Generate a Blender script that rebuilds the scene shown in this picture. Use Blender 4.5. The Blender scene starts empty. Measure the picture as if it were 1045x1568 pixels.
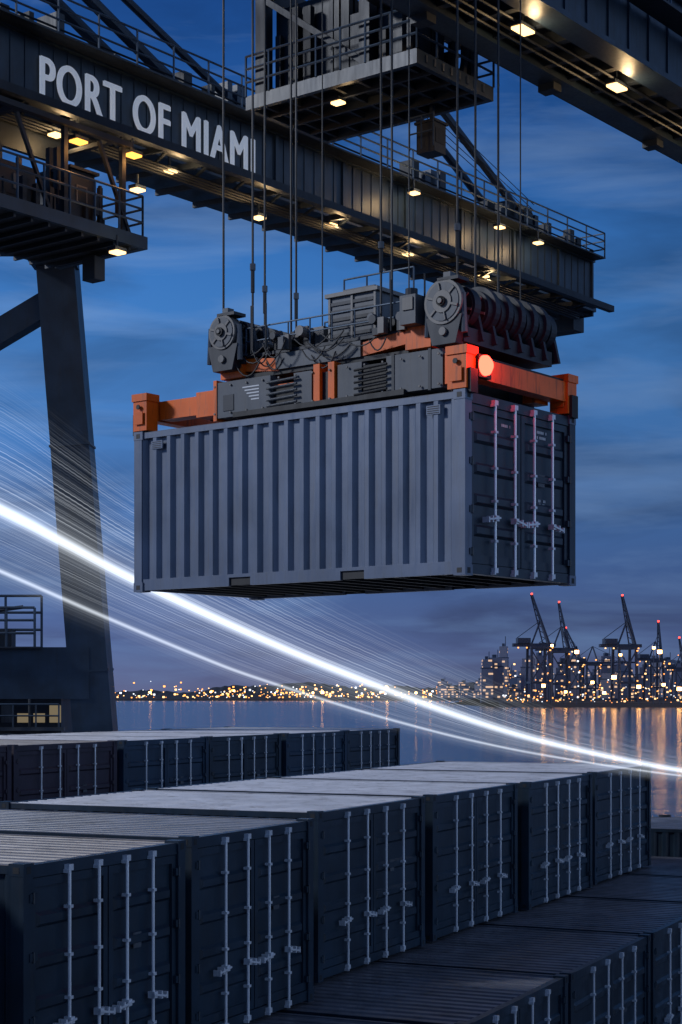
import bpy, math, random
from mathutils import Vector, Matrix
random.seed(7)
HC = 7.2            # camera height above the quay (m)
R = math.radians
scene = bpy.context.scene

# ------------------------------------------------------------------ materials
def new_mat(name):
    m = bpy.data.materials.new(name); m.use_nodes = True
    nt = m.node_tree; nt.nodes.clear()
    out = nt.nodes.new('ShaderNodeOutputMaterial')
    return m, nt, out
def paint(name, col, rough=0.45, metal=0.0, var=0.35, scale=3.0, bump=0.08, dirt=(0.02,0.018,0.016), dirt_amt=0.35, spec=0.5, streak=True):
    m, nt, out = new_mat(name)
    N = nt.nodes.new; L = nt.links.new
    b = N('ShaderNodeBsdfPrincipled')
    tc = N('ShaderNodeTexCoord'); mp = N('ShaderNodeMapping')
    oi = N('ShaderNodeObjectInfo')
    ad = N('ShaderNodeVectorMath'); ad.operation='ADD'
    L(tc.outputs['Object'], ad.inputs[0])
    ml = N('ShaderNodeMath'); ml.operation='MULTIPLY'; ml.inputs[1].default_value=37
    L(oi.outputs['Random'], ml.inputs[0]); L(ml.outputs[0], ad.inputs[1])
    L(ad.outputs[0], mp.inputs['Vector'])
    mp.inputs['Scale'].default_value = (3,3,0.35) if streak else (1,1,1)
    n1 = N('ShaderNodeTexNoise'); n1.inputs['Scale'].default_value = scale; n1.inputs['Detail'].default_value = 8; n1.inputs['Roughness'].default_value=.65
    L(mp.outputs[0], n1.inputs['Vector'])
    n2 = N('ShaderNodeTexNoise'); n2.inputs['Scale'].default_value = 1.3; n2.inputs['Detail'].default_value = 6
    L(ad.outputs[0], n2.inputs['Vector'])
    cr = N('ShaderNodeValToRGB')
    cr.color_ramp.elements[0].position=.3; cr.color_ramp.elements[1].position=.72
    c0=[max(0,c*(1-var)) for c in col]; c1=[min(1,c*(1+var)) for c in col]
    cr.color_ramp.elements[0].color=(*c0,1); cr.color_ramp.elements[1].color=(*c1,1)
    L(n2.outputs['Fac'], cr.inputs[0])
    cr2 = N('ShaderNodeValToRGB'); cr2.color_ramp.elements[0].position=.52; cr2.color_ramp.elements[1].position=.75
    cr2.color_ramp.elements[0].color=(0,0,0,1); cr2.color_ramp.elements[1].color=(dirt_amt,)*3+(1,)
    L(n1.outputs['Fac'], cr2.inputs[0])
    mx = N('ShaderNodeMix'); mx.data_type='RGBA'
    L(cr2.outputs[0], mx.inputs[0]); L(cr.outputs[0], mx.inputs[6]); mx.inputs[7].default_value=(*dirt,1)
    L(mx.outputs[2], b.inputs['Base Color'])
    b.inputs['Metallic'].default_value=metal
    b.inputs['Specular IOR Level'].default_value=spec
    mr = N('ShaderNodeMapRange'); mr.inputs[3].default_value=max(.05,rough-.12); mr.inputs[4].default_value=min(1,rough+.2)
    L(n1.outputs['Fac'], mr.inputs[0]); L(mr.outputs[0], b.inputs['Roughness'])
    bp = N('ShaderNodeBump'); bp.inputs['Strength'].default_value=bump; bp.inputs['Distance'].default_value=.05
    L(n2.outputs['Fac'], bp.inputs['Height']); L(bp.outputs[0], b.inputs['Normal'])
    L(b.outputs[0], out.inputs[0])
    return m
def emis(name, col, st):
    m, nt, out = new_mat(name)
    e = nt.nodes.new('ShaderNodeEmission'); e.inputs[0].default_value=(*col,1); e.inputs[1].default_value=st
    nt.links.new(e.outputs[0], out.inputs[0]); return m

M = {}
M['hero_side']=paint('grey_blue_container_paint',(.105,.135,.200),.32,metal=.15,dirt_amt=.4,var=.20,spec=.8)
M['hero_door']=paint('shaded_door_paint',(.018,.032,.052),.36,var=.25)  # side paint darkened for the shade on the door end
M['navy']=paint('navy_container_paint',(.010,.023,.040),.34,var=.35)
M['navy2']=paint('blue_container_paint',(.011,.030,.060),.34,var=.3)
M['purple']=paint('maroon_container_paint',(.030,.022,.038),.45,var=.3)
M['roof']=paint('lit_roof_paint',(.56,.56,.60),.34,var=.22,streak=False,dirt=(.12,.12,.14),dirt_amt=.75)  # light reflected off the roofs is put into this pale colour
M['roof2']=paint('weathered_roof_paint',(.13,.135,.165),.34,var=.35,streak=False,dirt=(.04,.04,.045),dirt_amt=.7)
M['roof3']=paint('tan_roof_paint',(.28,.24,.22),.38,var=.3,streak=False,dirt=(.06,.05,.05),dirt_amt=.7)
M['bar']=paint('galvanised_bar',(.72,.75,.80),.25,metal=.3,var=.12,dirt_amt=.3,spec=.9)
M['black']=paint('dark_rubber_steel',(.010,.011,.014),.55,var=.2)
M['crane']=paint('crane_navy_steel',(.019,.036,.062),.40,var=.35,dirt_amt=.4)
M['crane2']=paint('crane_dark_steel',(.012,.018,.029),.48,var=.3)
M['rail']=paint('galvanised_rail',(.06,.09,.13),.45,metal=.3)
M['orange']=paint('orange_spreader_paint',(.80,.14,.006),.34,var=.2,dirt=(.06,.022,.01),dirt_amt=.75,scale=4)
M['mgrey']=paint('machinery_grey',(.065,.075,.09),.36,var=.3,dirt_amt=.5)
M['mgrey2']=paint('machinery_light_grey',(.155,.145,.135),.36,var=.3,dirt_amt=.6)
M['cable']=paint('wire_rope',(.012,.012,.015),.5,metal=.3)
M['lampw']=emis('floodlight_lens',(1,.60,.24),3.4)
M['lampo']=emis('sodium_lens',(1,.42,.07),2.8)
M['red']=emis('beacon_lens',(1,.035,.02),14)
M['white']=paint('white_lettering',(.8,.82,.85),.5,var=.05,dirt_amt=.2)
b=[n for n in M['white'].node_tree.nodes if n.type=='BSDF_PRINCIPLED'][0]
b.inputs['Emission Color'].default_value=(.75,.85,1,1); b.inputs['Emission Strength'].default_value=.18  # glow added to the lettering in place of floodlight falling on it
M['stencil']=paint('white_stencil_paint',(.6,.62,.65),.5,var=.05,dirt_amt=.3)
M['concrete']=paint('quay_concrete',(.06,.06,.065),.7,streak=False,scale=.6,var=.4)

# ------------------------------------------------------------------ mesh builder
class MB:
    def __init__(s, mats): s.v=[]; s.f=[]; s.m=[]; s.mats=mats
    def mi(s,k):
        if k not in s.mats: s.mats.append(k)
        return s.mats.index(k)
    def poly(s,pts,mat):
        i=len(s.v); s.v+= [tuple(p) for p in pts]; s.f.append(list(range(i,i+len(pts)))); s.m.append(s.mi(mat))
    def hexa(s,p,mat):
        i=len(s.v); s.v+=[tuple(q) for q in p]; k=s.mi(mat)
        for f in ((0,3,2,1),(4,5,6,7),(0,1,5,4),(1,2,6,5),(2,3,7,6),(3,0,4,7)):
            s.f.append([i+a for a in f]); s.m.append(k)
    def box(s,x0,x1,y0,y1,z0,z1,mat):
        s.hexa([(x0,y0,z0),(x1,y0,z0),(x1,y1,z0),(x0,y1,z0),(x0,y0,z1),(x1,y0,z1),(x1,y1,z1),(x0,y1,z1)],mat)
    def beam(s,p,q,w,h,mat,w2=None,h2=None):
        p=Vector(p);q=Vector(q);d=(q-p).normalized()
        up=Vector((0,0,1)) if abs(d.z)<.95 else Vector((1,0,0))
        a=d.cross(up).normalized(); b=a.cross(d).normalized()
        w2=w2 or w; h2=h2 or h
        s.hexa([p-a*w/2-b*h/2,p+a*w/2-b*h/2,q+a*w2/2-b*h2/2,q-a*w2/2-b*h2/2,
                p-a*w/2+b*h/2,p+a*w/2+b*h/2,q+a*w2/2+b*h2/2,q-a*w2/2+b*h2/2],mat)
    def cyl(s,p,q,r,mat,n=10,r2=None,cap=True):
        p=Vector(p);q=Vector(q);d=(q-p).normalized(); r2=r if r2 is None else r2
        up=Vector((0,0,1)) if abs(d.z)<.95 else Vector((1,0,0))
        a=d.cross(up).normalized(); b=a.cross(d).normalized(); i=len(s.v); k=s.mi(mat)
        for c,rr in((p,r),(q,r2)):
            for j in range(n):
                t=2*math.pi*j/n; s.v.append(tuple(c+a*math.cos(t)*rr+b*math.sin(t)*rr))
        for j in range(n):
            s.f.append([i+j,i+(j+1)%n,i+n+(j+1)%n,i+n+j]); s.m.append(k)
        if cap:
            s.f.append([i+j for j in range(n)][::-1]); s.m.append(k)
            s.f.append([i+n+j for j in range(n)]); s.m.append(k)
    def rail(s,pts,h=1.1,step=1.5,mat='rail',r=.03,mid=(.5,),w=None):
        for p,q in zip(pts[:-1],pts[1:]):
            p=Vector(p);q=Vector(q);n=max(1,round((q-p).length/step))
            for i in range(n+1):
                c=p.lerp(q,i/n); s.cyl(c,c+Vector((0,0,h)),r,mat,5)
            for f in list(mid)+[1]:
                o=Vector((0,0,h*f)); s.cyl(p+o,q+o,r,mat,5)
    def mesh(s,name,smooth=False):
        me=bpy.data.meshes.new(name); me.from_pydata(s.v,[],s.f)
        for k in s.mats: me.materials.append(M[k])
        me.polygons.foreach_set('material_index',s.m)
        me.update(); return me
def add(name,me,loc=(0,0,0),rz=0,parent=None):
    o=bpy.data.objects.new(name,me); o.location=loc; o.rotation_euler=(0,0,rz)
    scene.collection.objects.link(o)
    if parent: o.parent=parent
    return o
def bevel(o,w=.012):
    md=o.modifiers.new('bevel','BEVEL'); md.width=w; md.segments=2; md.limit_method='ANGLE'; md.angle_limit=R(50)

# ------------------------------------------------------------------ shipping container
_cache={}
def container_mesh(W,L,H,side,door,roof,frame=None,pockets=True,per=.30):
    key=(W,L,H,side,door,roof)
    if key in _cache: return _cache[key]
    frame=frame or side
    m=MB([]); p=.17
    for x0 in (0,W-p):
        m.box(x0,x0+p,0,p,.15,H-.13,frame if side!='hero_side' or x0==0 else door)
        m.box(x0,x0+p,L-p,L,.15,H-.13,frame)
    for xa,xb in((.02,.09),(W-.09,W-.02)):
        m.box(xa,xb,p,L-p,H-.11,H-.02,frame)
        if pockets:
            ys=[.17,L*.31-.22,L*.31+.22,L*.65-.22,L*.65+.22,L-.17]
            for i in (0,2,4): m.box(xa,xb,ys[i],ys[i+1],.02,.20,frame)
            for i in (1,3):
                m.box(xa,xb,ys[i],ys[i+1],.15,.20,frame); m.box(xa+.03,xb-.02,ys[i],ys[i+1],.03,.15,'black')
        else: m.box(xa,xb,p,L-p,.02,.20,frame)
    m.box(p,W-p,.02,.14,H-.16,H-.02,door); m.box(p,W-p,.02,.14,.03,.17,door)
    m.box(p,W-p,L-.12,L-.02,H-.12,H-.02,frame); m.box(p,W-p,L-.12,L-.02,.03,.17,frame)
    def corr(a0,a1,fn,period,mat,sh=(.24,.44,.80)):
        n=round((a1-a0)/period); per=(a1-a0)/n; pr=[]
        for i in range(n):
            s=a0+i*per
            pr+=[(s,0),(s+per*sh[0],0),(s+per*sh[1],1),(s+per*sh[2],1)]
        pr.append((a1,0))
        for (a,da),(b_,db) in zip(pr[:-1],pr[1:]):
            m.poly(fn(a,da,b_,db),mat)
    dpt=.07
    zb,zt=.20,H-.11
    corr(p,L-p,lambda a,da,b_,db:[(.025+dpt*da,a,zb),(.025+dpt*da,a,zt),(.025+dpt*db,b_,zt),(.025+dpt*db,b_,zb)],per,side)
    corr(p,L-p,lambda a,da,b_,db:[(W-.03-dpt*da,a,zb),(W-.03-dpt*db,b_,zb),(W-.03-dpt*db,b_,zt),(W-.03-dpt*da,a,zt)],per,side)
    corr(p,W-p,lambda a,da,b_,db:[(a,L-.03-dpt*da,.17),(a,L-.03-dpt*da,H-.12),(b_,L-.03-dpt*db,H-.12),(b_,L-.03-dpt*db,.17)],per,side)
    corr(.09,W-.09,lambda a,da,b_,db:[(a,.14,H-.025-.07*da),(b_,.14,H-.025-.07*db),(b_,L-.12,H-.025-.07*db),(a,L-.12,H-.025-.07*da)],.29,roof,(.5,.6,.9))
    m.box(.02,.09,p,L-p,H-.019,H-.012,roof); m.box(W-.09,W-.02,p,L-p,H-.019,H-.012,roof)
    m.box(.09,W-.09,.14,L-.12,.16,.20,'black')
    k=int(L/.42)
    for i in range(k):
        y=.3+i*(L-.6)/(k-1); m.box(.09,W-.09,y-.03,y+.03,.05,.159,'black')
    for x0,sx in((-.006,1),(W+.006,-1)):
        for y0,sy in((-.006,1),(L+.006,-1)):
            for z0,z1 in((0,.15),(H-.13,H+.006)):
                xa,xb=sorted((x0,x0+sx*.19)); ya,yb=sorted((y0,y0+sy*.20))
                m.box(xa,xb,ya,yb,z0,z1,frame)
                zc=(z0+z1)/2
                m.box(x0+sx*.055,x0+sx*.13,y0-sy*.003,y0+sy*.01,zc-.045,zc+.035,'black')
                m.box(min(x0-sx*.003,x0+sx*.01),max(x0-sx*.003,x0+sx*.01),min(y0+sy*.06,y0+sy*.14),max(y0+sy*.06,y0+sy*.14),zc-.04,zc+.03,'black')
    g=.02; mid=W/2
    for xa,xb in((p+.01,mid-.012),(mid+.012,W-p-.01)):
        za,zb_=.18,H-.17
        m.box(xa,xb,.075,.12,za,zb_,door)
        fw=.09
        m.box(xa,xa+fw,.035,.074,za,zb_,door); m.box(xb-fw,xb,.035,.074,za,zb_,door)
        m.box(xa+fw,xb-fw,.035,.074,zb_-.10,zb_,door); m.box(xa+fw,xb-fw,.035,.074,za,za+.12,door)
        n=4
        for i in range(n):
            zc=za+.12+(zb_-za-.22)*(i+.8)/(n+.6)
            x1,x2=xa+fw+.03,xb-fw-.03; h=.085; e=.04
            m.hexa([(x1,.0745,zc-h),(x2,.0745,zc-h),(x2,.0745,zc+h),(x1,.0745,zc+h),
                    (x1+e,.025,zc-h+e),(x2-e,.025,zc-h+e),(x2-e,.025,zc+h-e),(x1+e,.025,zc+h-e)],door)
    m.box(mid-.010,mid+.010,.06,.12,.18,H-.17,'black')
    fr=(.245,.42,.595,.765)
    for i,f in enumerate(fr):
        x=f*W
        m.cyl((x,-.02,.07),(x,-.02,H-.07),.021,'bar',8)
        for z in (.10,H-.10):
            m.box(x-.045,x+.045,-.045,.021,z-.035,z+.035,'bar'); m.box(x-.065,x-.03,-.055,.02,z-.06,z-.02,'bar')
        for z in (H*.20,H*.42,H*.60,H*.80):
            m.box(x-.035,x+.035,-.05,.035,z-.018,z+.018,'bar')
        hz=H*.325; s_=-1 if i%2==0 else 1
        m.box(x-.04,x+.04,-.065,.03,hz-.04,hz+.04,'bar')
        m.beam((x-s_*.06,-.075,hz+.01),(x+s_*.25,-.075,hz-.03-.02*(i%2)),.016,.026,'bar')
        m.box(x+s_*.24-.016,x+s_*.24+.016,-.08,.03,hz-.075,hz+.005,'bar')
        m.box(x+s_*.13-.014,x+s_*.13+.014,-.075,.03,hz-.065,hz+.03,'bar')
    for z in (H*.13,H*.36,H*.62,H*.86):
        for x in (p+.005,W-p-.005):
            m.box(x-.07,x+.07,.0-.012,.045,z-.045,z+.045,door); m.cyl((x,-.01,z-.06),(x,-.01,z+.06),.018,door,6)
    m.box(W*.66,W*.66+.18,.034,.0345,H*.55,H*.62,'mgrey')
    me=m.mesh('container_body'); _cache[key]=me; return me

A=R(38); ROT=R(52)
HW,HL,HH=3.03,6.46,2.59
hero_o=Vector((1.727,23.63,1.69+HC))
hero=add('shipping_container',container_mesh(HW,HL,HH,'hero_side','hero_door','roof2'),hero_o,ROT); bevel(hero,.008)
v=MB([])
for yy in (.55,HL-.5):
    v.box(.012,.04,yy-.12,yy+.12,HH-.30,HH-.17,'hero_side')
    for i in range(4): v.box(.008,.0125,yy-.10,yy+.10,HH-.285+i*.03,HH-.275+i*.03,'black')
rs=random.Random(9)
for k,(xx,zz) in enumerate(((2.02,2.22),(2.02,2.14),(2.02,1.2),(2.02,1.14),(2.02,1.08),(1.05,2.2))):
    xq=xx
    for j in range(7):
        wq=rs.choice([.018,.026,.030])
        if rs.random()<.85: v.box(xq,xq+wq,.0715,.0738,zz,zz+.04,'stencil')
        xq+=wq+.012
add('vents_and_stencils',v.mesh('vents_and_stencils'),parent=hero)

B=R(25); RB=R(65)
U=Vector((math.sin(B),math.cos(B),0)); V=Vector((-math.cos(B),math.sin(B),0))
def stack(base,u,v_,z,W,L,H,side,door,roof):
    o=add('shipping_container',container_mesh(W,L,H,side,door,roof,pockets=False,per=.33),base+U*u+V*v_+Vector((0,0,z+HC)),RB)
    return o
base1=Vector((-.36,26.7,0))
rows=[(-12.7,.2,3.45,'navy','roof2'),(-8.9,-.77,3.45,'navy','roof3'),(-5.0,-.6,3.6,'navy','roof2'),(0,0,4.45,'navy','roof'),(4.95,.05,4.75,'navy','roof'),(10.1,-.06,4.65,'navy','roof'),(15.3,.04,5.2,'navy','roof')]  # leftmost container is added to shade its neighbour's side
for u,v_,W,c,rf in rows:
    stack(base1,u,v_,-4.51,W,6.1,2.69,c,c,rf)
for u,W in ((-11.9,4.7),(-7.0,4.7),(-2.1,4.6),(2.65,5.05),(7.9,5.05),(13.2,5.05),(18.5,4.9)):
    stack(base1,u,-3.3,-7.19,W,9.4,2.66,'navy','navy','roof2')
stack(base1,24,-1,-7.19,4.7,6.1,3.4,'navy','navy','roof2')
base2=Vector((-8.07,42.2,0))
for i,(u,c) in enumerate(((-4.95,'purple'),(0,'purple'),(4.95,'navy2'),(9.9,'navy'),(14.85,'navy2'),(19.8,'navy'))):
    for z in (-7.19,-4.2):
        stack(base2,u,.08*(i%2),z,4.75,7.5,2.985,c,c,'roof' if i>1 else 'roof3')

# ------------------------------------------------------------------ spreader (hero local frame, z from container top)
s=MB([])
for y in (.0,HL):
    ya,yb=(y-.02,y+.30) if y<1 else (y-.28,y+.02)
    for x in (0.0,HW-.26):
        s.box(x,x+.26,ya,yb,.02,.58,'orange'); s.box(x-.02,x+.28,ya-.02,yb+.02,.50,.62,'orange')
        s.box(x+.05,x+.2,ya+.05,yb-.05,-.05,.02,'black')
        s.box(x-.035,x-.021,ya+.06,yb-.06,.12,.32,'orange')
        s.cyl((x-.03,(ya+yb)/2,.4),(x-.05,(ya+yb)/2,.4),.04,'black',10)
        s.box(x+.04,x+.22,ya-.05 if y<1 else yb+.0,ya if y<1 else yb+.05,-.04,.3,'black')
    s.box(.26,HW-.26,ya+.04,yb-.04,.2,.5,'orange')
    s.box(.26,HW-.26,ya+.07,yb-.07,.501,.54,'black')
for xc,nm in((.45,0),(HW-.5,1)):
    s.box(xc-.13,xc+.13,.28,HL-.26,.22,.52,'orange')
    s.box(xc-.17,xc+.17,4.9,5.35,.17,.57,'orange')
    s.box(xc-.20,xc+.20,.55,1.55,.12,.68,'mgrey')
    s.box(xc-.21,xc+.21,.75,.80,.10,.70,'crane2'); s.box(xc-.21,xc+.21,1.4,1.45,.10,.70,'crane2')
    s.box(xc-.18,xc+.18,1.55,2.0,.20,.60,'black')
    s.box(xc-.2,xc+.2,2.0,2.45,.14,.66,'mgrey')
    s.box(xc-.22,xc+.22,2.5,2.62,.08,.72,'orange'); s.box(xc-.22,xc+.22,2.78,2.90,.08,.72,'orange'); s.box(xc-.15,xc+.15,2.62,2.78,.14,.6,'black')
    s.box(xc-.2,xc+.2,2.95,3.3,.14,.64,'mgrey')
    s.box(xc-.15,xc+.15,3.3,3.75,.18,.5,'black')
    s.box(xc-.22,xc+.22,3.75,4.85,.10,.66,'mgrey')
    s.box(xc-.235,xc+.235,4.85,4.92,.06,.70,'orange')
    s.box(xc-.19,xc+.19,.30,.52,.16,.60,'orange')
    for j in range(5): s.box(xc-.2235,xc-.2205,3.98,3.98+.34*(1-.13*j),.52-j*.05,.54-j*.05,'stencil')
    s.box(xc-.23,xc-.221,4.5,4.72,.2,.45,'crane2')
    for i in range(14):
        yy=.6+i*.33; s.cyl((xc-.225,yy,.17),(xc-.245,yy,.17),.018,'mgrey2',6); s.cyl((xc-.225,yy,.6),(xc-.245,yy,.6),.018,'mgrey2',6)
for k in range(5):
    z=.2+.09*k
    s.cyl((.2,1.5,z),(.2,2.1,z-.03),.02,'black',6); s.cyl((.2,3.2,z),(.2,3.8,z-.02),.02,'mgrey',6)
for yy in (.9,2.2,3.3,4.4,5.2):
    s.box(.6,HW-.65,yy-.14,yy+.14,.16,.42,'black')
s.box(.2,HW-.2,1.2,4.5,.08,.16,'black')
for xc in (.55,HW-.6):
    s.beam((xc,.95,.98),(xc,2.2,.86),.34,.20,'orange'); s.beam((xc,4.75,.95),(xc,3.7,.84),.34,.20,'orange')
    s.box(xc-.2,xc+.2,2.1,3.75,.76,1.0,'mgrey')
    s.box(xc-.24,xc+.24,.8,1.25,.74,1.10,'orange'); s.box(xc-.24,xc+.22,4.4,4.85,.72,1.06,'orange')
    s.box(xc-.16,xc+.16,1.25,4.5,.69,.76,'black')
    for yy in (1.05,4.6): s.box(xc-.12,xc+.12,yy-.15,yy+.15,.5,.76,'black')
s.box(.4,HW-.4,.85,1.3,.80,1.05,'mgrey'); s.box(.4,HW-.4,4.4,4.8,.80,1.05,'mgrey')
s.box(.4,HW-.4,1.3,4.4,1.02,1.07,'crane2')
s.box(.55,1.45,1.95,2.85,1.08,1.76,'mgrey'); s.box(.50,1.50,1.90,2.90,1.76,1.82,'mgrey2')
s.box(.7,1.3,2.1,2.7,1.82,1.90,'mgrey')
for i in range(5): s.box(.53,.549,2.0,2.8,1.15+i*.12,1.20+i*.12,'crane2')
for yy in (1.97,2.4,2.83): s.box(.525,.548,yy-.02,yy+.02,1.08,1.76,'mgrey2')
s.box(1.6,2.4,2.0,3.2,1.08,1.5,'crane2'); s.box(.6,1.1,3.0,3.3,1.08,1.38,'mgrey2')
def sheave(xa,y,z,r,w=.09,light=True):
    s.cyl((xa,y,z),(xa+w,y,z),r,'mgrey2' if light else 'crane2',32)
    s.cyl((xa-.012,y,z),(xa,y,z),r*.86,'mgrey' if light else 'black',28)
    s.cyl((xa-.03,y,z),(xa-.012,y,z),r*.5,'mgrey2' if light else 'mgrey',20)
    s.cyl((xa-.07,y,z),(xa-.03,y,z),r*.22,'black',12)
    s.cyl((xa-.09,y,z),(xa-.07,y,z),r*.12,'mgrey2',12)
    for a in range(6):
        t=a*math.pi/3+.3; s.beam((xa-.02,y+math.cos(t)*r*.5,z+math.sin(t)*r*.5),(xa-.02,y+math.cos(t)*r*.85,z+math.sin(t)*r*.85),.02,.035,'mgrey2')
for y,z,r in((.46,1.30,.32),(4.66,1.42,.27)):
    for k,x in enumerate((.12,.5,.85,1.2,1.55,1.9,2.25,2.6)):
        if y>1 and k>5: break
        sheave(x,y,z,r if k==0 else r*.93,.12 if k==0 else .16,k==0)
        s.hexa([(x+.17,y-.32,z-.5),(x+.23,y-.32,z-.5),(x+.23,y+.32,z-.5),(x+.17,y+.32,z-.5),(x+.17,y-.15,z+.22),(x+.23,y-.15,z+.22),(x+.23,y+.15,z+.22),(x+.17,y+.15,z+.22)],'crane2')
    s.cyl((.05,y,z),(2.75,y,z),.07,'black',10)
    s.hexa([(.14,y-.20,z-.60),(.34,y-.20,z-.60),(.34,y+.20,z-.60),(.14,y+.20,z-.60),(.14,y-.31,z-.2),(.34,y-.31,z-.2),(.34,y+.31,z-.2),(.14,y+.31,z-.2)],'crane2')
    s.cyl((.10,y,z-.42),(.14,y,z-.42),.06,'mgrey2',12)
    for d in (-.32,.32): s.cyl((.2,y+d,z-.46),(.2,y+d*.9,z+.1),.045,'mgrey',8)
    s.box(.12,.4,y-.26,y+.1,z+r*.92,z+r*.92+.05,'crane2'); s.box(.16,.3,y-.1,y+.02,z+r*.92+.05,z+r*.92+.13,'mgrey')
    s.box(.3,2.7 if y<1 else 2.2,y-.24,y+.28,z-.56,z-.34,'crane2')
s.box(.10,.42,.92,1.2,1.06,1.48,'mgrey'); s.box(.08,.2,.96,1.14,1.26,1.44,'mgrey2'); s.cyl((.2,1.06,1.48),(.2,1.06,1.58),.09,'crane2',12)
for i,x in enumerate((.95,1.3,1.65,2.0,2.35)):
    s.cyl((x+.02,.46,1.32),(x+.14,.46,1.32),.35,'crane2',28); s.cyl((x-.02,.46,1.32),(x+.02,.46,1.32),.2,'black',16)
rr=random.Random(3)
for i in range(120):
    y=rr.choice([rr.uniform(1.2,1.95),rr.uniform(2.9,4.3),rr.uniform(3.1,4.3)]); x=rr.uniform(.25,2.4); h=rr.uniform(.05,.34); w=rr.uniform(.025,.09)
    if rr.random()<.55: s.box(x-w,x+w,y-w,y+w,1.03,1.07+h,rr.choice(['crane2','mgrey','black','black','mgrey2']))
    else: s.cyl((x-w,y,1.10+h*.6),(x+w*2,y,1.10+h*.6),.04+w*.5,rr.choice(['crane2','mgrey','black','mgrey2']),12)
for i in range(16):  # sagging hoses
    y0=rr.uniform(1.3,4.0); x=rr.uniform(.16,.32); z0=rr.uniform(.85,1.2); ln_=rr.uniform(.3,.7); sag=rr.uniform(.08,.25)
    prev=None
    for j in range(7):
        q=Vector((x,y0+ln_*j/6,z0-sag*4*(j/6)*(1-j/6)))
        if prev: s.cyl(prev,q,.012,'black',5)
        prev=q
s.rail([(.35,1.35,1.05),(.35,4.35,1.05)],.42,.45,'rail',.014)
s.rail([(2.45,1.35,1.05),(2.45,4.45,1.05)],.9,.6,'rail',.016)
s.rail([(1.5,1.95,1.5),(1.5,3.3,1.5)],.8,.4,'rail',.016)
for y in (.9,1.5,4.2,3.9): s.cyl((.3,y,1.05),(.3,y,1.8),.016,'black',5)
s.box(.24,.56,-.07,.02,.20,.52,'black')
spr=add('container_spreader',s.mesh('spreader_frame'),hero_o+Vector((0,0,HH)),ROT); bevel(spr,.01)
bc=MB([]); bc.cyl((.38,-.071,.37),(.38,-.12,.37),.145,'red',24,r2=.14); bc.cyl((.38,-.12,.37),(.38,-.175,.37),.14,'red',24,r2=.08)
bco=add('red_beacon_lens',bc.mesh('beacon'),parent=spr)

cab=MB([])
cl=[(.3,4.78),(.3,4.17),(1.5,4.95),(2.2,4.97),(2.2,4.86),(2.7,4.7),(.5,1.83),(.5,1.63),(.5,1.32),(.4,.40),(1.0,.49),(1.8,.61),(2.6,.72)]
for i,(x,y) in enumerate(cl):
    r=.019 if i not in (5,8,12) else .012
    cab.cyl((x,y,1.1),(x,y,19.5),r,'cable',6)
    if i in (1,2,4,6,9): 
        cab.cyl((x,y,2.0),(x,y,2.35),.030,'black',8); cab.cyl((x,y,2.35),(x,y,2.45),.045,'mgrey',8)
cab.box(-.3,3.3,-.3,5.6,19.5,19.9,'crane2'); cab.box(-.5,3.5,-.6,-.2,19.4,20.6,'crane2'); cab.box(-.5,3.5,5.4,5.8,19.4,20.6,'crane2')
for y in (.5,4.8): cab.cyl((-.2,y,20.2),(3.2,y,20.2),.5,'mgrey',20)
add('hoist_rope_set',cab.mesh('hoist_ropes'),hero_o+Vector((0,0,HH)),ROT)

# ------------------------------------------------------------------ gantry crane
c=MB([])
T0,T1=8,65.2
l0,l1=37.1,39.3
c.box(T0,T1,l0,l1,16.95,18.95,'crane')
c.box(T0,T1+.15,l0-.16,l1+.16,18.951,19.08,'crane'); c.box(T0,T1+.15,l0-.20,l1+.2,16.78,16.949,'crane')
t=T0
while t<T1:
    c.box(t,t+.035,l0-.03,l0-.001,16.95,18.95,'crane'); t+=.55
for t in (24,43.8,47.5,51.3,55.0,58.8,62.4):
    c.box(t,t+.16,l0-.09,l0-.002,16.95,18.95,'crane')
c.box(T1,T1+.1,l0-.1,l1+.1,16.6,19.5,'crane'); c.box(T1-.6,T1+.3,l0+.5,l1,16.0,16.78,'crane2'); c.box(T1-3.4,T1-2.3,l0+.2,l1,16.1,16.78,'crane2')
c.box(T0,T1,l0-.75,l0-.16,19.0,19.06,'crane2')
c.rail([(T0,l0-.7,19.06),(T1,l0-.7,19.06),(T1,l1,19.06)],1.05,1.6,'rail',.035,(.35,.68))
c.rail([(T0,l1,19.06),(T1,l1,19.06)],1.05,1.6,'rail',.035,(.5,))
rr=random.Random(11)
for i in range(54):
    t=rr.choice([rr.uniform(22,45),rr.uniform(52,65)]); w=rr.uniform(.06,.32); h=rr.uniform(.3,1.3)
    c.box(t-w,t+w,l0+.3,l0+.3+rr.uniform(.3,.9),19.08,19.08+h,rr.choice(['crane2','crane','black']))
for k in range(3): c.cyl((T0,l0-.12,19.2+.13*k),(T1,l0-.12,19.2+.13*k),.035,'black',5)
c.box(T0,T1-1.5,l0-2.0,l0-1.75,16.25,16.5,'crane2')
c.box(T0,T1-1.5,l0-.3,l0-.05,16.2,16.45,'crane2')
t=T0
while t<T1-2:
    c.beam((t,l0-1.9,16.38),(t,l1,16.6),.12,.18,'crane2'); c.beam((t,l0-1.9,16.38),(t+.9,l0-.2,16.33),.08,.08,'crane2'); c.beam((t,l0-1.9,16.38),(t,l0-.1,17.0),.07,.07,'crane2'); t+=1.8
c.box(T0,T1-1.6,l0-1.75,l0-1.0,16.5,16.54,'crane2')
for k in range(4): c.cyl((T0,l0-.4-.2*k,16.15),(T1-2,l0-.4-.2*k,16.15),.04,'black',5)
g0,g1=21.6,24.3
c.box(T0,76,g0,g0+.5,16.95,19.2,'crane'); c.box(T0,76,g1-.45,g1,16.95,19.2,'crane'); c.box(T0,76,g0-.15,g0+.6,16.8,16.949,'crane')
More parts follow.
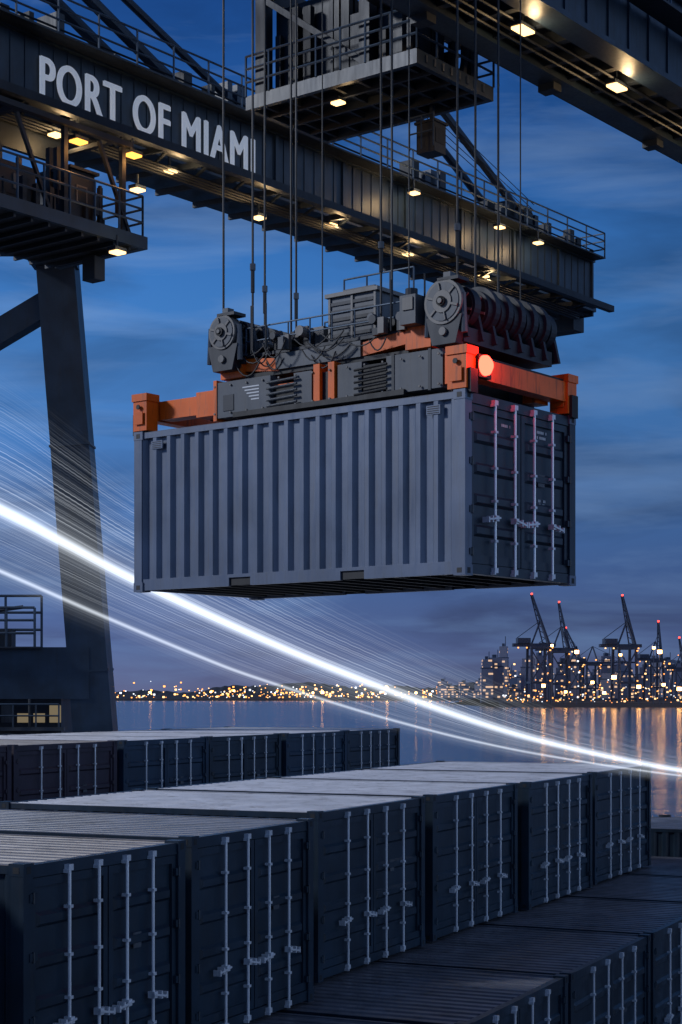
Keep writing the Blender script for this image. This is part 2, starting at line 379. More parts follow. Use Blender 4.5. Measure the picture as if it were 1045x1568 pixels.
c.box(T0,76,g1-.6,g1+.12,16.75,16.949,'crane'); c.box(T0,76,g0+.5,g1-.45,17.5,17.55,'crane2')
c.box(T0,76,g0-.15,g1+.1,19.2,19.33,'crane')
t=T0
while t<76:
    c.beam((t,g0+.4,17.0),(t,g1-.4,17.0),.22,.3,'crane2'); c.beam((t,g0+.5,17.15),(t+1.25,g1-.45,17.15),.1,.1,'crane2'); t+=1.25
for k,l in enumerate((g0+1.0,g0+1.4,g1-1.0,g1+.2)): c.cyl((T0,l,16.82),(76,l,16.82),.04,'crane2',6)
for t in range(10,76,6): c.box(t,t+.4,g1-.4,g1+.1,16.55,16.75,'crane2')
c.box(T0,76,g0-.9,g0-.15,18.2,18.26,'crane2'); c.rail([(T0,g0-.85,18.26),(76,g0-.85,18.26)],1.1,1.3,'rail',.035)
c.rail([(T0,g0-.1,19.33),(76,g0-.1,19.33)],1.1,1.6,'rail',.035)
t=T0
while t<76: c.box(t,t+.06,g0-.06,g0-.001,16.95,19.2,'crane'); t+=1.1
for l in (37.6,38.8):
    c.cyl((24,l,26),(40.5,l,19.1),.20,'crane',10); c.cyl((28,l,25),(44,l,19.1),.13,'crane',8)
    c.cyl((50,l,25),(62,l,19.2),.16,'crane',8)
for dz in (0,.5,1.0,1.6): c.cyl((30,36.8,27+dz),(60,36.8,19.6+dz*.4),.02,'cable',4)
# trolley machinery platform between the girders
t0,t1,p0,p1=35.4,39.0,25.2,31.0
zt=16.2
c.box(t0,t1,p0,p0+.16,zt,zt+.38,'crane'); c.box(t0,t1,p1-.16,p1,zt,zt+.38,'crane')
c.box(t0,t0+.16,p0+.16,p1-.16,zt,zt+.38,'crane'); c.box(t1-.16,t1,p0+.16,p1-.16,zt,zt+.38,'crane')
c.box(t0+.16,t1-.16,p0+.16,p1-.16,zt+.25,zt+.30,'crane2')
for i in range(7):
    l=p0+.5+i*.8; c.box(t0+.16,t1-.16,l-.05,l+.05,zt+.05,zt+.25,'crane2')
for i in range(3): c.box(t0+.8+i*.9,t0+.9+i*.9,p0+.16,p1-.16,zt-.02,zt+.2,'crane2')
c.rail([(t0,p1,zt+.38),(t0,p0,zt+.38),(t1,p0,zt+.38),(t1,p1,zt+.38)],1.1,.8,'rail',.035,(.35,.68))
for (a,l) in ((t0+.1,p0+1.6),(t0+.1,p1-.6),(t1-.5,p0+.4),(t1-.5,p1-1)):
    c.box(a,a+.34,l,l+.34,zt+.3,zt+8,'crane2')
c.box(t0+.5,t0+2.4,p0+.8,p0+2.6,zt+.6,zt+2.0,'crane2'); c.box(t0+.6,t0+3.2,p0+3.0,p0+5.2,zt+.6,zt+2.8,'crane2')
c.box(t0+.1,t1,p0+1.5,p0+1.8,zt+3.0,zt+3.4,'crane2'); c.box(t0+.1,t1,p1-.6,p1-.3,zt+3.0,zt+3.5,'crane2')
c.box(t0+.1,t0+.4,p0+1.5,p1-.4,zt+3.0,zt+3.5,'crane2'); c.box(t0-.2,t1+.5,p0+.6,p0+1.6,zt+3.5,zt+4.3,'crane2')
c.beam((t0+.2,p0+1.7,zt+.4),(t0+.2,p1-.5,zt+3.0),.16,.16,'crane2'); c.beam((t0+2.5,p0+.3,zt+.4),(t1-.3,p0+.3,zt+3.4),.14,.14,'crane2')
c.rail([(t0-.3,p0+.6,zt+1.9),(t1+.4,p0+.6,zt+1.9)],1.0,.7,'rail',.03); c.box(t0-.3,t1+.4,p0+.6,p0+1.4,zt+1.84,zt+1.9,'crane2')
for i in range(110):
    a=rr.uniform(t0+.2,t1-.4); l=rr.uniform(p0+.2,p1-.4); h=rr.uniform(.3,3.4); w=rr.uniform(.04,.22)
    c.box(a,a+w,l,l+w*1.4,zt+.38,zt+.38+h,rr.choice(['crane2','crane2','black','black']))
for i in range(8):
    c.cyl((t0+.4+i*.38,p0-.02,zt+.1),(t0+.4+i*.38,p0-.02,zt+.3),.04,'mgrey',6)
c.box(38.2,38.75,26.6,27.2,14.95,15.75,'crane2'); c.box(38.15,38.8,26.55,27.25,15.75,15.82,'crane2'); c.box(38.25,38.7,26.585,26.599,15.2,15.6,'black'); c.box(38.4,38.5,26.8,26.9,15.82,16.3,'crane')
c.rail([(38.0,26.5,15.0),(38.0,27.3,15.0)],.9,.4,'rail',.025)
# left machinery platform below girder 1
c.box(26,34.3,33.9,37.4,12.62,12.85,'crane2'); c.box(26,34.4,33.8,33.95,12.6,12.95,'crane')
c.box(34.2,34.4,33.95,37.4,12.6,12.95,'crane')
for i in range(14): c.box(26+i*.6,26.08+i*.6,33.95,37.4,12.5,12.62,'crane2')
c.rail([(26,33.9,12.95),(34.3,33.9,12.95),(34.3,37.2,12.95)],1.15,.9,'rail',.035,(.35,.68))
c.box(32.4,33.3,34.8,36.2,12.86,14.6,'crane2'); c.box(32.3,33.4,34.7,36.3,14.6,14.68,'crane2')
c.box(32.6,33.0,34.77,34.798,13.7,14.2,'mgrey2'); c.box(32.65,32.95,34.755,34.769,13.75,14.15,'black')
c.box(29.8,31.2,34.9,36.6,12.86,14.3,'crane2'); c.box(30.4,30.8,34.87,34.899,13.6,14.0,'mgrey2')
for i in range(9): c.box(29.9,31.1,34.875,34.898,12.95+i*.06,12.98+i*.06,'black')
for i in range(110):
    a=rr.uniform(27,34); l=rr.uniform(34.1,37.0); w=rr.uniform(.03,.16); z=rr.choice([12.86,12.86,13.4,14.0])
    c.box(a,a+w,l,l+w,z,min(15.3,z+rr.uniform(.3,1.5)),rr.choice(['crane2','crane2','black','crane2']))
for t in (27,29.2,31.7,33.9): c.box(t,t+.14,34.3,34.44,12.85,15.5,'crane2')
for t in (27,30,33): c.beam((t,34.3,15.4),(t+1.2,34.3,13.0),.1,.1,'crane2')
c.box(26,34.2,34.2,34.4,15.5,15.65,'crane2'); c.box(26,34.2,36.9,37.05,15.5,16.2,'crane2')
for t in (27,30,33.5): c.box(t,t+.16,34.4,36.9,15.52,15.64,'crane2')
c.box(27,31.2,36.5,39.5,10.4,10.6,'crane2'); c.rail([(27,36.5,10.65),(31.2,36.5,10.65),(31.2,39.5,10.65)],1.1,.8,'rail',.035,(.35,.68))
c.box(28.5,30.2,37,39,10.65,12.4,'crane2'); c.box(33.5,33.9,35,35.5,11.8,12.45,'crane2'); c.box(27,30.0,37.5,39.5,9.3,10.4,'crane2')
c.rail([(27,37.3,8.9),(30.6,37.3,8.9)],1.1,.8,'rail',.035)
for i in range(40):
    a=rr.uniform(27,31); w=rr.uniform(.03,.2); z=rr.choice([10.6,9.3,11.5]); c.box(a,a+w,36.8,36.8+w,z,z+rr.uniform(.3,1.2),rr.choice(['crane2','crane','black']))
crane=add('gantry_crane',c.mesh('boom_and_trolley'),(0,0,HC),ROT)
g=MB([])
def leg(top,bot,wt,wb,mat='crane'):
    g.beam(bot,top,wb,wb,mat,wt,wt)
leg((-10.3,61,17.0),(-8.4,61.5,-7.19),1.35,1.45)
d_=Vector((-10.3,61,17.0))-Vector((-8.4,61.5,-7.19))
for k in (3,6):
    p_=Vector((-8.4,61.5,-7.19))+d_*(k/9); g.beam(p_,p_+d_.normalized()*.08,1.47,1.47,'crane')
g.box(-30,-9.0,60.6,61.9,-.1,1.75,'crane')
for x in range(-28,-10,3): g.box(x,x+.1,60.56,60.599,-.05,1.7,'crane')
g.rail([(-24,60.4,1.75),(-10.9,60.4,1.75)],1.4,1.0,'rail',.05,(.35,.68)); g.box(-24,-10.7,60.2,60.6,1.70,1.76,'crane2')
g.rail([(-24,61.8,1.75),(-10.9,61.8,1.75)],1.9,1.3,'rail',.05,(.35,.68))
g.box(-13.6,-11.8,60.8,61.6,1.76,2.4,'crane2'); g.cyl((-12.6,61,1.76),(-12.6,61,3.3),.2,'mgrey',10); g.cyl((-13.6,60.9,2.9),(-11.4,60.9,3.2),.07,'mgrey',8)
g.beam((-24,61,6.0),(-10.4,61.2,14.2),.85,.85,'crane')
g.box(-9.4,-8.0,60.4,62.4,-7.19,-5.6,'crane2')
leg((-30,60,17.0),(-30,60.5,-7.19),1.35,1.45)
g.box(-30.6,-9.5,60.2,61.8,16.0,16.9,'crane')
g.box(-11.0,-9.4,57,61,15.3,16.3,'crane')
lg=add('crane_legs',g.mesh('legs'),(0,0,0)); lg.parent=crane; lg.matrix_parent_inverse=Matrix.LocRotScale(crane.location,crane.rotation_euler,None).inverted(); lg.location=(0,0,HC)

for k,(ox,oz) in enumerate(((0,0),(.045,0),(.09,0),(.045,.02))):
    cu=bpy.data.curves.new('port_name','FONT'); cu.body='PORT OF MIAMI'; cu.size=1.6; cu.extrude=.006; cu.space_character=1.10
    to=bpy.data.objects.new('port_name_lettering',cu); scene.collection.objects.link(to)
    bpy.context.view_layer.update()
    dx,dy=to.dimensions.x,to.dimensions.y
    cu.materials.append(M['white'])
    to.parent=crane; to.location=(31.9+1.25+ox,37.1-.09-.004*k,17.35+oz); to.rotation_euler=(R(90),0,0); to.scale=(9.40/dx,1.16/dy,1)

def flood(t,l,Z,kind,w=.42,energy=25,light=True):
    f=MB([])
    f.box(-w/2-.05,w/2+.05,-.16,.16,.0,.10,'crane2'); f.box(-w/2,w/2,-.18,.14,-.06,-.001,kind)
    f.cyl((0,0,.10),(0,0,.45),.04,'crane2',6)
    o=add('floodlight',f.mesh('floodlight'),(t,l,Z),0); o.parent=crane
    if light:
        ld=bpy.data.lights.new('floodlight_glow','POINT'); ld.energy=energy; ld.shadow_soft_size=.15
        ld.color=(1,.68,.34) if kind=='lampw' else (1,.45,.12)
        lo=bpy.data.objects.new('floodlight_glow',ld); scene.collection.objects.link(lo); lo.parent=crane; lo.location=(t,l-.35,Z-.2)
for t,Z in ((38.0,16.2),(42.2,15.7),(46,16.3),(50.5,16.2),(55.6,16.4),(33.3,16.1),(36.6,15.3)): flood(t,36.4,Z,'lampw',.34,energy=48)
for t,Z in ((32.3,15.25),(34.4,15.4)): flood(t,34.4,Z,'lampo',.4,energy=26)
flood(33.2,33.8,12.3,'lampw',.34,energy=20)
for t in (50.8,56.6,59.5): flood(t,36.3,18.5,'lampw',.32,energy=60)
flood(36.2,28.4,16.1,'lampw',.24,energy=7); flood(38.4,26.6,19.3,'lampw',.24,energy=8)
for t,l in ((36.3,22.6),(41.3,22.7),(47,22.8)): flood(t,l,16.7,'lampw',.6,energy=50)

ld=bpy.data.lights.new('beacon_light','POINT'); ld.energy=17; ld.color=(1,.025,.015); ld.shadow_soft_size=.1
lo=bpy.data.objects.new('beacon_light',ld); scene.collection.objects.link(lo); lo.parent=spr; lo.location=(.34,-.36,.48)

# ------------------------------------------------------------------ light trails
def trail(name,path,up,dn,st,core_w,lines,freq=46):
    P=[Vector((x,y,z+HC)) for x,y,z in path]
    pts=[]
    for i in range(1,len(P)-2):
        for k in range(10):
            t=k/10; a,b_,c_,d=P[i-1],P[i],P[i+1],P[i+2]
            pts.append(.5*((2*b_)+(c_-a)*t+(2*a-5*b_+4*c_-d)*t*t+(3*b_-a-3*c_+d)*t**3))
    pts.append(P[-2]); n=len(pts)
    vs=[];fs=[]
    for i,p in enumerate(pts):
        s_=i/(n-1); vs.append(p+Vector((0,0,up(s_)))); vs.append(p); vs.append(p-Vector((0,0,dn(s_))))
    for i in range(n-1):
        for k in range(2): fs.append([3*i+k,3*i+k+1,3*i+3+k+1,3*i+3+k])
    me=bpy.data.meshes.new(name); me.from_pydata([tuple(v) for v in vs],[],fs)
    ul=me.uv_layers.new(name='UVMap')
    u2=me.uv_layers.new(name='EdgeMap')
    for poly in me.polygons:
        for li in poly.loop_indices:
            vi=me.loops[li].vertex_index; s_=(vi//3)/(n-1); k=vi%3
            h=(up(s_),0,-dn(s_))[k]
            ul.data[li].uv=(s_,h); u2.data[li].uv=(s_,(1,0,-1)[k])
    m,nt,out=new_mat(name+'_glow'); N=nt.nodes.new; Lk=nt.links.new
    u=N('ShaderNodeUVMap'); u.uv_map='UVMap'; sp=N('ShaderNodeSeparateXYZ'); Lk(u.outputs[0],sp.inputs[0])
    ue=N('ShaderNodeUVMap'); ue.uv_map='EdgeMap'; se=N('ShaderNodeSeparateXYZ'); Lk(ue.outputs[0],se.inputs[0])
    def mth(op,a,b_=None,clamp=False):
        nd=N('ShaderNodeMath'); nd.operation=op; nd.use_clamp=clamp
        for i,x in enumerate((a,b_)):
            if x is None: continue
            if isinstance(x,(int,float)): nd.inputs[i].default_value=x
            else: Lk(x,nd.inputs[i])
        return nd.outputs[0]
    vv=se.outputs['Y']; uu=sp.outputs['X']
    av=mth('ABSOLUTE',vv); hm=mth('ABSOLUTE',sp.outputs['Y'])
    cw=mth('MULTIPLY',mth('SUBTRACT',1.0,mth('MULTIPLY',uu,.72)),core_w)
    core=mth('POWER',2.718,mth('MULTIPLY',mth('POWER',mth('DIVIDE',hm,cw),2),-1))
    halo=mth('MULTIPLY',mth('POWER',2.718,mth('DIVIDE',hm,mth('MULTIPLY',cw,-3.2))),.17)
    no=N('ShaderNodeTexNoise'); no.noise_dimensions='2D'; no.inputs['Scale'].default_value=1; no.inputs['Detail'].default_value=2
    cx=N('ShaderNodeCombineXYZ'); Lk(mth('MULTIPLY',uu,.8),cx.inputs[0]); Lk(mth('MULTIPLY',vv,freq),cx.inputs[1]); Lk(cx.outputs[0],no.inputs['Vector'])
    ln=mth('MULTIPLY',mth('POWER',mth('MULTIPLY',mth('SUBTRACT',no.outputs['Fac'],.43,True),4.5),1.8),lines)
    fade=mth('POWER',mth('SUBTRACT',1,av,True),1.3)
    ln=mth('MULTIPLY',ln,fade)
    edge=mth('MULTIPLY',mth('SUBTRACT',1,av,True),3,True)
    tot=mth('MULTIPLY',mth('ADD',mth('ADD',core,mth('MULTIPLY',halo,edge)),ln),st)
    tot=mth('MULTIPLY',tot,mth('SUBTRACT',1.0,mth('MULTIPLY',uu,.3)))
    em=N('ShaderNodeEmission'); em.inputs[0].default_value=(.84,.91,1,1); Lk(tot,em.inputs[1])
    tr=N('ShaderNodeBsdfTransparent'); ad=N('ShaderNodeAddShader'); Lk(em.outputs[0],ad.inputs[0]); Lk(tr.outputs[0],ad.inputs[1]); Lk(ad.outputs[0],out.inputs[0])
    me.materials.append(m); return add(name,me)
p1=[(-12,31,6),(-9.0,31,4.75),(-6.22,31,3.41),(-5.03,31,2.79),(-3.84,31,2.16),(-2.08,31.5,1.34),(-.27,32,.57),(2.26,33,-.37),(4.23,33.5,-.95),(6.84,34,-1.49),(9.5,34.5,-1.80),(13,35,-2.0)]
trail('light_trail',p1,lambda s:2.8*(1-s)**.9+.15,lambda s:1.4*(1-s)+.14,1.25,.12,.25,84)
p2=[(-12,31.1,4.6),(-9,31.1,3.45),(-6.22,31.1,2.28),(-4.44,31.1,1.5),(-2.65,31.1,.75),(-1.48,31.6,.31),(.98,32.6,-.46),(3.56,33.4,-1.08),(6.84,34.1,-1.6),(9,34.5,-1.78),(12,35,-1.9)]
trail('light_trail',p2,lambda s:.8*(1-s)+.2,lambda s:.4*(1-s)+.1,.62,.045,.16,26)

# ------------------------------------------------------------------ ground, water
q=MB([]); q.box(-160,70,-40,96,-3,-.002,'concrete'); q.box(-160,70,95.2,96.02,.0,.3,'concrete')
for x in range(-150,70,12): q.cyl((x,94.4,0),(x,94.4,.6),.25,'black',10,r2=.35)
add('quay_ground',q.mesh('quay_ground'))
m,nt,out=new_mat('harbour_water'); N=nt.nodes.new; Lk=nt.links.new
bs=N('ShaderNodeBsdfPrincipled'); bs.inputs['Base Color'].default_value=(.01,.022,.045,1); bs.inputs['Roughness'].default_value=.13; bs.inputs['IOR'].default_value=1.33
tc=N('ShaderNodeTexCoord'); mp=N('ShaderNodeMapping'); mp.inputs['Scale'].default_value=(.12,.25,.2); Lk(tc.outputs['Object'],mp.inputs[0])
no=N('ShaderNodeTexNoise'); no.inputs['Scale'].default_value=1.0; no.inputs['Detail'].default_value=6; Lk(mp.outputs[0],no.inputs['Vector'])
bp=N('ShaderNodeBump'); bp.inputs['Strength'].default_value=.35; bp.inputs['Distance'].default_value=1.0; Lk(no.outputs['Fac'],bp.inputs['Height']); Lk(bp.outputs[0],bs.inputs['Normal']); Lk(bs.outputs[0],out.inputs[0])
M['water']=m
w=MB([]); w.poly([(-9000,-200,-2.5),(9000,-200,-2.5),(9000,12000,-2.5),(-9000,12000,-2.5)],'water'); add('water',w.mesh('water'))

# ------------------------------------------------------------------ far shore
M['land']=paint('dark_shore',(.016,.020,.032),.8,streak=False)
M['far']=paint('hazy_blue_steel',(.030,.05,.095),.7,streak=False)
def bld_mat(name,seed,dens):
    m,nt,out=new_mat(name); N=nt.nodes.new; Lk=nt.links.new
    bs=N('ShaderNodeBsdfPrincipled'); bs.inputs['Base Color'].default_value=(.15,.17,.25,1); bs.inputs['Roughness'].default_value=.6  # distance haze is put into the bluish base colour
    tc=N('ShaderNodeTexCoord'); mp=N('ShaderNodeMapping'); mp.inputs['Scale'].default_value=(1/2.6,1/2.6,1/3.2); mp.inputs['Location'].default_value=(seed,0,0); Lk(tc.outputs['Object'],mp.inputs[0])
    fl=N('ShaderNodeVectorMath'); fl.operation='FLOOR'; Lk(mp.outputs[0],fl.inputs[0])
    wn=N('ShaderNodeTexWhiteNoise'); Lk(fl.outputs[0],wn.inputs['Vector'])
    gt=N('ShaderNodeMath'); gt.operation='GREATER_THAN'; gt.inputs[1].default_value=1-dens; Lk(wn.outputs['Value'],gt.inputs[0])
    fr=N('ShaderNodeVectorMath'); fr.operation='FRACTION'; Lk(mp.outputs[0],fr.inputs[0]); sp=N('ShaderNodeSeparateXYZ'); Lk(fr.outputs[0],sp.inputs[0])
    g2=N('ShaderNodeMath'); g2.operation='GREATER_THAN'; g2.inputs[1].default_value=.45; Lk(sp.outputs['Z'],g2.inputs[0])
    mu=N('ShaderNodeMath'); mu.operation='MULTIPLY'; Lk(gt.outputs[0],mu.inputs[0]); Lk(g2.outputs[0],mu.inputs[1])
    ms=N('ShaderNodeMath'); ms.operation='MULTIPLY'; ms.inputs[1].default_value=.8; Lk(mu.outputs[0],ms.inputs[0])
    bs.inputs['Emission Color'].default_value=(1,.62,.34,1); Lk(ms.outputs[0],bs.inputs['Emission Strength']); Lk(bs.outputs[0],out.inputs[0]); return m
for i in range(3): M['bld%d'%i]=bld_mat('lit_facade_%d'%i,i*7.3,(.08,.15,.22)[i])
M['cl0']=emis('city_lamp_amber',(1,.36,.08),3.2); M['cl1']=emis('city_lamp_warm',(1,.55,.22),3.2); M['cl2']=emis('city_lamp_white',(.85,.9,1),2.0); M['cl3']=emis('aviation_red',(1,.05,.03),6)
M['cl4']=emis('sodium_mast_lamp',(1,.46,.13),24)
def X(px,D): return (px-522)/2600*D
rr=random.Random(5)
def ridge(name,x0,x1,D,h,n,seed,depth=500):
    r2=random.Random(seed); vs=[];fs=[]; ph=[r2.uniform(0,6) for _ in range(6)]
    for i in range(n+1):
        t=i/n; x=x0+(x1-x0)*t
        hh=h*(.6+.25*math.sin(t*9+ph[0])+.15*math.sin(t*31+ph[1])+.1*math.sin(t*83+ph[2])+.12*r2.random())
        vs+=[(x,D,-2.6),(x,D+8,1.5),(x,D+depth*.35,1.5+hh),(x,D+depth,-2.6)]
    for i in range(n):
        for k in range(3): fs.append([4*i+k,4*i+4+k,4*i+5+k,4*i+1+k])
    me=bpy.data.meshes.new(name); me.from_pydata(vs,[],fs); me.materials.append(M['land']); return add(name,me)
ridge('far_shore_hills',-1800,600,3600,34,260,1)
ridge('port_shore',140,1100,1500,7,120,2,700)
cl=MB([])
def cube_l(x,y,z,s_,k): cl.box(x-s_/2,x+s_/2,y-s_/2,y+s_/2,z,z+s_*.9,k)
for i in range(300):
    px=rr.triangular(150,760,430) if rr.random()<.6 else rr.uniform(100,760)
    z=3+abs(rr.gauss(0,11)); sz=rr.choice([1.5,2,2,2.5,3,4]) 
    cube_l(X(px,3590),3590-rr.uniform(0,20),z,sz,rr.choice(['cl0','cl0','cl1','cl1','cl2']))
for i in range(22):
    px=rr.uniform(170,760); cube_l(X(px,3580),3580,rr.uniform(8,26),rr.uniform(3.5,6),rr.choice(['cl4','cl1','cl0']))
for i in range(260):
    px=rr.uniform(770,1090); D=rr.uniform(1470,1640); z=1+abs(rr.gauss(0,7)); 
    if rr.random()<.2: z+=rr.uniform(8,32)
    cube_l(X(px,D),D,z,rr.choice([.6,.7,.8,1.1,1.5]),rr.choice(['cl0','cl0','cl1','cl1','cl2']))
for px,h,sz in ((832,15,2.8),(845,50,2.0),(883,44,3.0),(907,18,2.4),(940,22,3.4),(950,42,2.0),(978,14,3.0),(1010,44,3.2),(1016,16,2.4),(1040,12,3.2),(1060,30,3),(1001,48,2.0),(866,10,2.0),(925,9,2.4)):
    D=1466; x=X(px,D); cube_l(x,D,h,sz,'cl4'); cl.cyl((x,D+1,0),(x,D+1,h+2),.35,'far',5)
add('city_lights',cl.mesh('city_lights'))
def building(px,D,w,d,h,k):
    b_=MB([]); mt='bld%d'%k
    b_.box(-w/2,w/2,-d/2,d/2,0,h*.8,mt); b_.box(-w*.42,w*.42,-d*.42,d*.42,h*.8,h,mt)
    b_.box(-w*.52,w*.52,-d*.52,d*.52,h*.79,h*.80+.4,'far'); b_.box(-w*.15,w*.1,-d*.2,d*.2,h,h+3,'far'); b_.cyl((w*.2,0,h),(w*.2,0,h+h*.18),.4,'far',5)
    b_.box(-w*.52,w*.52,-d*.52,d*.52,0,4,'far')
    add('office_building',b_.mesh('office_building'),(X(px,D),D,1.0),rr.uniform(-.3,.3))
for i in range(34):
    px=748+i*9.5+rr.uniform(-5,5); D=rr.uniform(1620,1900); h=rr.uniform(14,46)
    building(px,D,rr.uniform(9,20),rr.uniform(9,18),h,rr.randrange(3))
building(771,1700,9,9,56,1)
for i in range(9): building(680+i*9+rr.uniform(-3,3),2300,14,12,rr.uniform(12,30),rr.randrange(3))
def qcrane(px,D,h,lean,yaw,boom='up'):
    k=MB([]); s_=h/100; C='far'
    for x in (-9,9):
        for y in (-12,12):
            k.beam((x*s_,y*s_,0),(x*s_*.9,y*s_*.75,52*s_),2.2*s_,2.2*s_,C)
    for z in (18,50):
        for y in (-12,12): k.box(-9*s_,9*s_,(y*.85-.7)*s_,(y*.85+.7)*s_,z*s_,(z+2)*s_,C)
        for x in (-9,9): k.box((x*.93-.7)*s_,(x*.93+.7)*s_,-11*s_,11*s_,z*s_,(z+2)*s_,C)
    k.beam((-9*s_,-11*s_,19*s_),(9*s_,-10*s_,50*s_),1.1*s_,1.1*s_,C); k.beam((9*s_,-11*s_,19*s_),(-9*s_,-10*s_,50*s_),1.1*s_,1.1*s_,C)
    k.box(-24*s_,16*s_,-3*s_,3*s_,52*s_,55*s_,C); k.box(-20*s_,-8*s_,-5*s_,5*s_,55*s_,60*s_,C)
    k.beam((8*s_,-4*s_,55*s_),(2*s_,0,76*s_),1.6*s_,1.6*s_,C); k.beam((-6*s_,0,55*s_),(2*s_,0,76*s_),1.4*s_,1.4*s_,C); k.beam((-20*s_,0,60*s_),(2*s_,0,76*s_),.6*s_,.6*s_,C)
    if boom=='up': e=(10*s_+lean*s_,0,100*s_)
    else: e=(62*s_,0,54*s_)
    b0=Vector((10*s_,0,54*s_)); e=Vector(e)
    for y in (-1.5,1.5): k.beam(b0+Vector((0,y*s_,0)),e+Vector((0,y*s_,0)),2.4*s_,2.4*s_,C,1.2*s_,1.2*s_)
    off=Vector((-5.5*s_,0,0)) if boom=='up' else Vector((0,0,3.6*s_))
    k.beam(b0+off,e+off*.2,1.0*s_,1.0*s_,C)
    for i in range(9):
        k.beam(b0.lerp(e,i/9),b0.lerp(e,(i+.5)/9)+off*(1-i/11),.6*s_,.6*s_,C)
    k.beam((2*s_,0,76*s_),b0.lerp(e,.75),.5*s_,.5*s_,C)
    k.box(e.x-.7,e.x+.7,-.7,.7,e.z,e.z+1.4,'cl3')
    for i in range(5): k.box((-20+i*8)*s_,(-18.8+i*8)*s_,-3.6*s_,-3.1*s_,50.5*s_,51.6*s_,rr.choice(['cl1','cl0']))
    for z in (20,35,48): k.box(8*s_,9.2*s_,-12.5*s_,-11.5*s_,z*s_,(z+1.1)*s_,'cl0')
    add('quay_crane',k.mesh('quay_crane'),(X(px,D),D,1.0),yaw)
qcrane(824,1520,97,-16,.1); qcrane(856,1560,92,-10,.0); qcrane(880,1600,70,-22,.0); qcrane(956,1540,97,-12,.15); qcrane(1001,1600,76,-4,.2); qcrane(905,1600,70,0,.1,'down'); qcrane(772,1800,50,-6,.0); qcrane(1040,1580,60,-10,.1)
t_=MB([]); M['win']=emis('lit_window',(1,.80,.5),.18)
t_.box(-32,-12.2,74,84,-HC,-.05,'crane2'); t_.box(-32.4,-11.8,73.6,84.4,-.05,.15,'crane')
for i in range(28): t_.box(-31.6+i*.7,-31.1+i*.7,73.95,73.99,-1.15 ,-.75+.35*(i%3==0),'win' if rr.random()<.45 else 'mgrey')
for i in range(14): t_.cyl((-31.7+i*1.4,73.6,-1.4),(-31.7+i*1.4,73.6,-.05),.06,'crane2',6)
t_.box(-32.2,-12.0,73.5,73.9,-1.5,-1.35,'mgrey'); t_.rail([(-32,73.4,-1.35),(-12.2,73.4,-1.35)],1.0,1.0,'rail',.04)
add('terminal_office',t_.mesh('terminal_office'),(0,0,HC))

# ------------------------------------------------------------------ world
wd=bpy.data.worlds.new('World'); scene.world=wd; wd.use_nodes=True; nt=wd.node_tree; nt.nodes.clear(); N=nt.nodes.new; Lk=nt.links.new
out=N('ShaderNodeOutputWorld'); bg=N('ShaderNodeBackground'); bg.inputs[1].default_value=1.0
tc=N('ShaderNodeTexCoord'); sp=N('ShaderNodeSeparateXYZ'); Lk(tc.outputs['Generated'],sp.inputs[0])
cr=N('ShaderNodeValToRGB'); cr.color_ramp.interpolation='B_SPLINE'
els=[(0,(.115,.130,.245)),(.03,(.075,.113,.258)),(.09,(.050,.125,.33)),(.17,(.060,.200,.50)),(.24,(.042,.180,.50)),(.32,(.015,.090,.33)),(.42,(.006,.038,.17)),(1,(.006,.02,.08))]
while len(cr.color_ramp.elements)<len(els): cr.color_ramp.elements.new(.5)
for e,(p_,c_) in zip(cr.color_ramp.elements,els): e.position=p_; e.color=(*c_,1)
Lk(sp.outputs['Z'],cr.inputs[0])
mp=N('ShaderNodeMapping'); mp.inputs['Scale'].default_value=(3.2,3.2,13); mp.inputs['Rotation'].default_value=(R(3),R(5),0); Lk(tc.outputs['Generated'],mp.inputs[0])
n1=N('ShaderNodeTexNoise'); n1.inputs['Scale'].default_value=1.8; n1.inputs['Detail'].default_value=8; n1.inputs['Roughness'].default_value=.52; n1.inputs['Distortion'].default_value=.5; Lk(mp.outputs[0],n1.inputs['Vector'])
c1=N('ShaderNodeValToRGB'); c1.color_ramp.elements[0].position=.42; c1.color_ramp.elements[1].position=.64; Lk(n1.outputs['Fac'],c1.inputs[0])
mx=N('ShaderNodeMix'); mx.data_type='RGBA'; mf=N('ShaderNodeMath'); mf.operation='MULTIPLY'; mf.inputs[1].default_value=.85; Lk(c1.outputs[0],mf.inputs[0]); Lk(mf.outputs[0],mx.inputs[0])
dk=N('ShaderNodeMix'); dk.data_type='RGBA'; dk.blend_type='MULTIPLY'; dk.inputs[0].default_value=1; Lk(cr.outputs[0],dk.inputs[6]); dk.inputs[7].default_value=(.62,.55,.55,1)
Lk(cr.outputs[0],mx.inputs[6]); Lk(dk.outputs[2],mx.inputs[7])
mp2=N('ShaderNodeMapping'); mp2.inputs['Scale'].default_value=(2.8,2.8,17); mp2.inputs['Location'].default_value=(3,1,.4); mp2.inputs['Rotation'].default_value=(0,R(-5),0); Lk(tc.outputs['Generated'],mp2.inputs[0])
n2=N('ShaderNodeTexNoise'); n2.inputs['Scale'].default_value=2.2; n2.inputs['Detail'].default_value=8; n2.inputs['Roughness'].default_value=.55; n2.inputs['Distortion'].default_value=.4; Lk(mp2.outputs[0],n2.inputs['Vector'])
c2=N('ShaderNodeValToRGB'); c2.color_ramp.elements[0].position=.46; c2.color_ramp.elements[1].position=.72; Lk(n2.outputs['Fac'],c2.inputs[0])
m3=N('ShaderNodeMix'); m3.data_type='RGBA'; mf2=N('ShaderNodeMath'); mf2.operation='MULTIPLY'; mf2.inputs[1].default_value=.55; Lk(c2.outputs[0],mf2.inputs[0]); Lk(mf2.outputs[0],m3.inputs[0]); Lk(mx.outputs[2],m3.inputs[6]); m3.inputs[7].default_value=(.16,.28,.52,1)
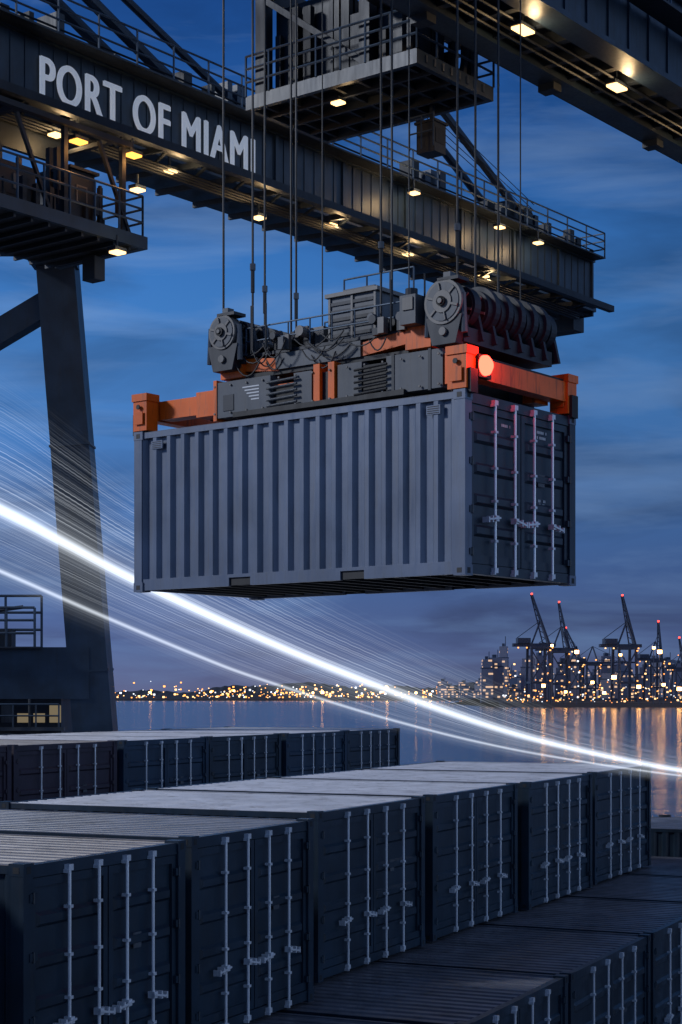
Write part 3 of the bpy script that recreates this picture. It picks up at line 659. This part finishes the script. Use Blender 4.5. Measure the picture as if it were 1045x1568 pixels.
xm=N('ShaderNodeMapRange'); xm.inputs[1].default_value=-.25; xm.inputs[2].default_value=.22; xm.inputs[3].default_value=1.2; xm.inputs[4].default_value=.80; Lk(sp.outputs['X'],xm.inputs[0])
ag=N('ShaderNodeVectorMath'); ag.operation='SCALE'; Lk(m3.outputs[2],ag.inputs[0]); Lk(xm.outputs[0],ag.inputs['Scale'])
# unseen sky brightening added behind right of the viewer to light doors and bars
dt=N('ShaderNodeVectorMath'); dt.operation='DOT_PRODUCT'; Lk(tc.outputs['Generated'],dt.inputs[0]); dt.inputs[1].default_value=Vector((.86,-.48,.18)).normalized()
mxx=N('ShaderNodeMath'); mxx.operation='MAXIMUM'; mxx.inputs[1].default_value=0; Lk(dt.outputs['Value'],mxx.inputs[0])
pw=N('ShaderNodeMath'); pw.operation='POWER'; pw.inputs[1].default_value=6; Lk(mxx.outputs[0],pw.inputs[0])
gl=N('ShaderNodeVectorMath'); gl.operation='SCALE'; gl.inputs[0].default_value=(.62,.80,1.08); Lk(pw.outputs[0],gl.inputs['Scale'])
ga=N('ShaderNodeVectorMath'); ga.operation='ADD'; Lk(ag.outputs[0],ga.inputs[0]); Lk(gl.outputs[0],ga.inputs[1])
sky=N('ShaderNodeTexSky'); sky.sky_type='NISHITA'; sky.sun_disc=False; sky.sun_elevation=R(1); sky.sun_rotation=R(-120)
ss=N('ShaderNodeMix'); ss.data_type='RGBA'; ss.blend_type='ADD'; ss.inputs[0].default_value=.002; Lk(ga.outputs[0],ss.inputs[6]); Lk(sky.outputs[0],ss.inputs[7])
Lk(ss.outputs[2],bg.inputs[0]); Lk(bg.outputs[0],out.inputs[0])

sd=bpy.data.lights.new('sun','SUN'); sd.energy=2.0; sd.angle=R(8); sd.color=(.88,.92,1.0)
so=bpy.data.objects.new('sun',sd); scene.collection.objects.link(so)
so.rotation_euler=Vector((-.89,-.14,.50)).to_track_quat('Z','Y').to_euler(); so.location=(-40,-20,60)

cd=bpy.data.cameras.new('camera'); cam=bpy.data.objects.new('camera',cd); scene.collection.objects.link(cam)
cam.location=(0,0,HC); cam.rotation_euler=(R(90),0,0)
cd.sensor_fit='VERTICAL'; cd.sensor_height=36; cd.sensor_width=24; cd.lens=2600/1568*36; cd.shift_y=282/1568; cd.clip_end=20000; cd.clip_start=.1
scene.camera=cam
scene.view_settings.view_transform='Standard'; scene.view_settings.look='None'; scene.view_settings.exposure=0
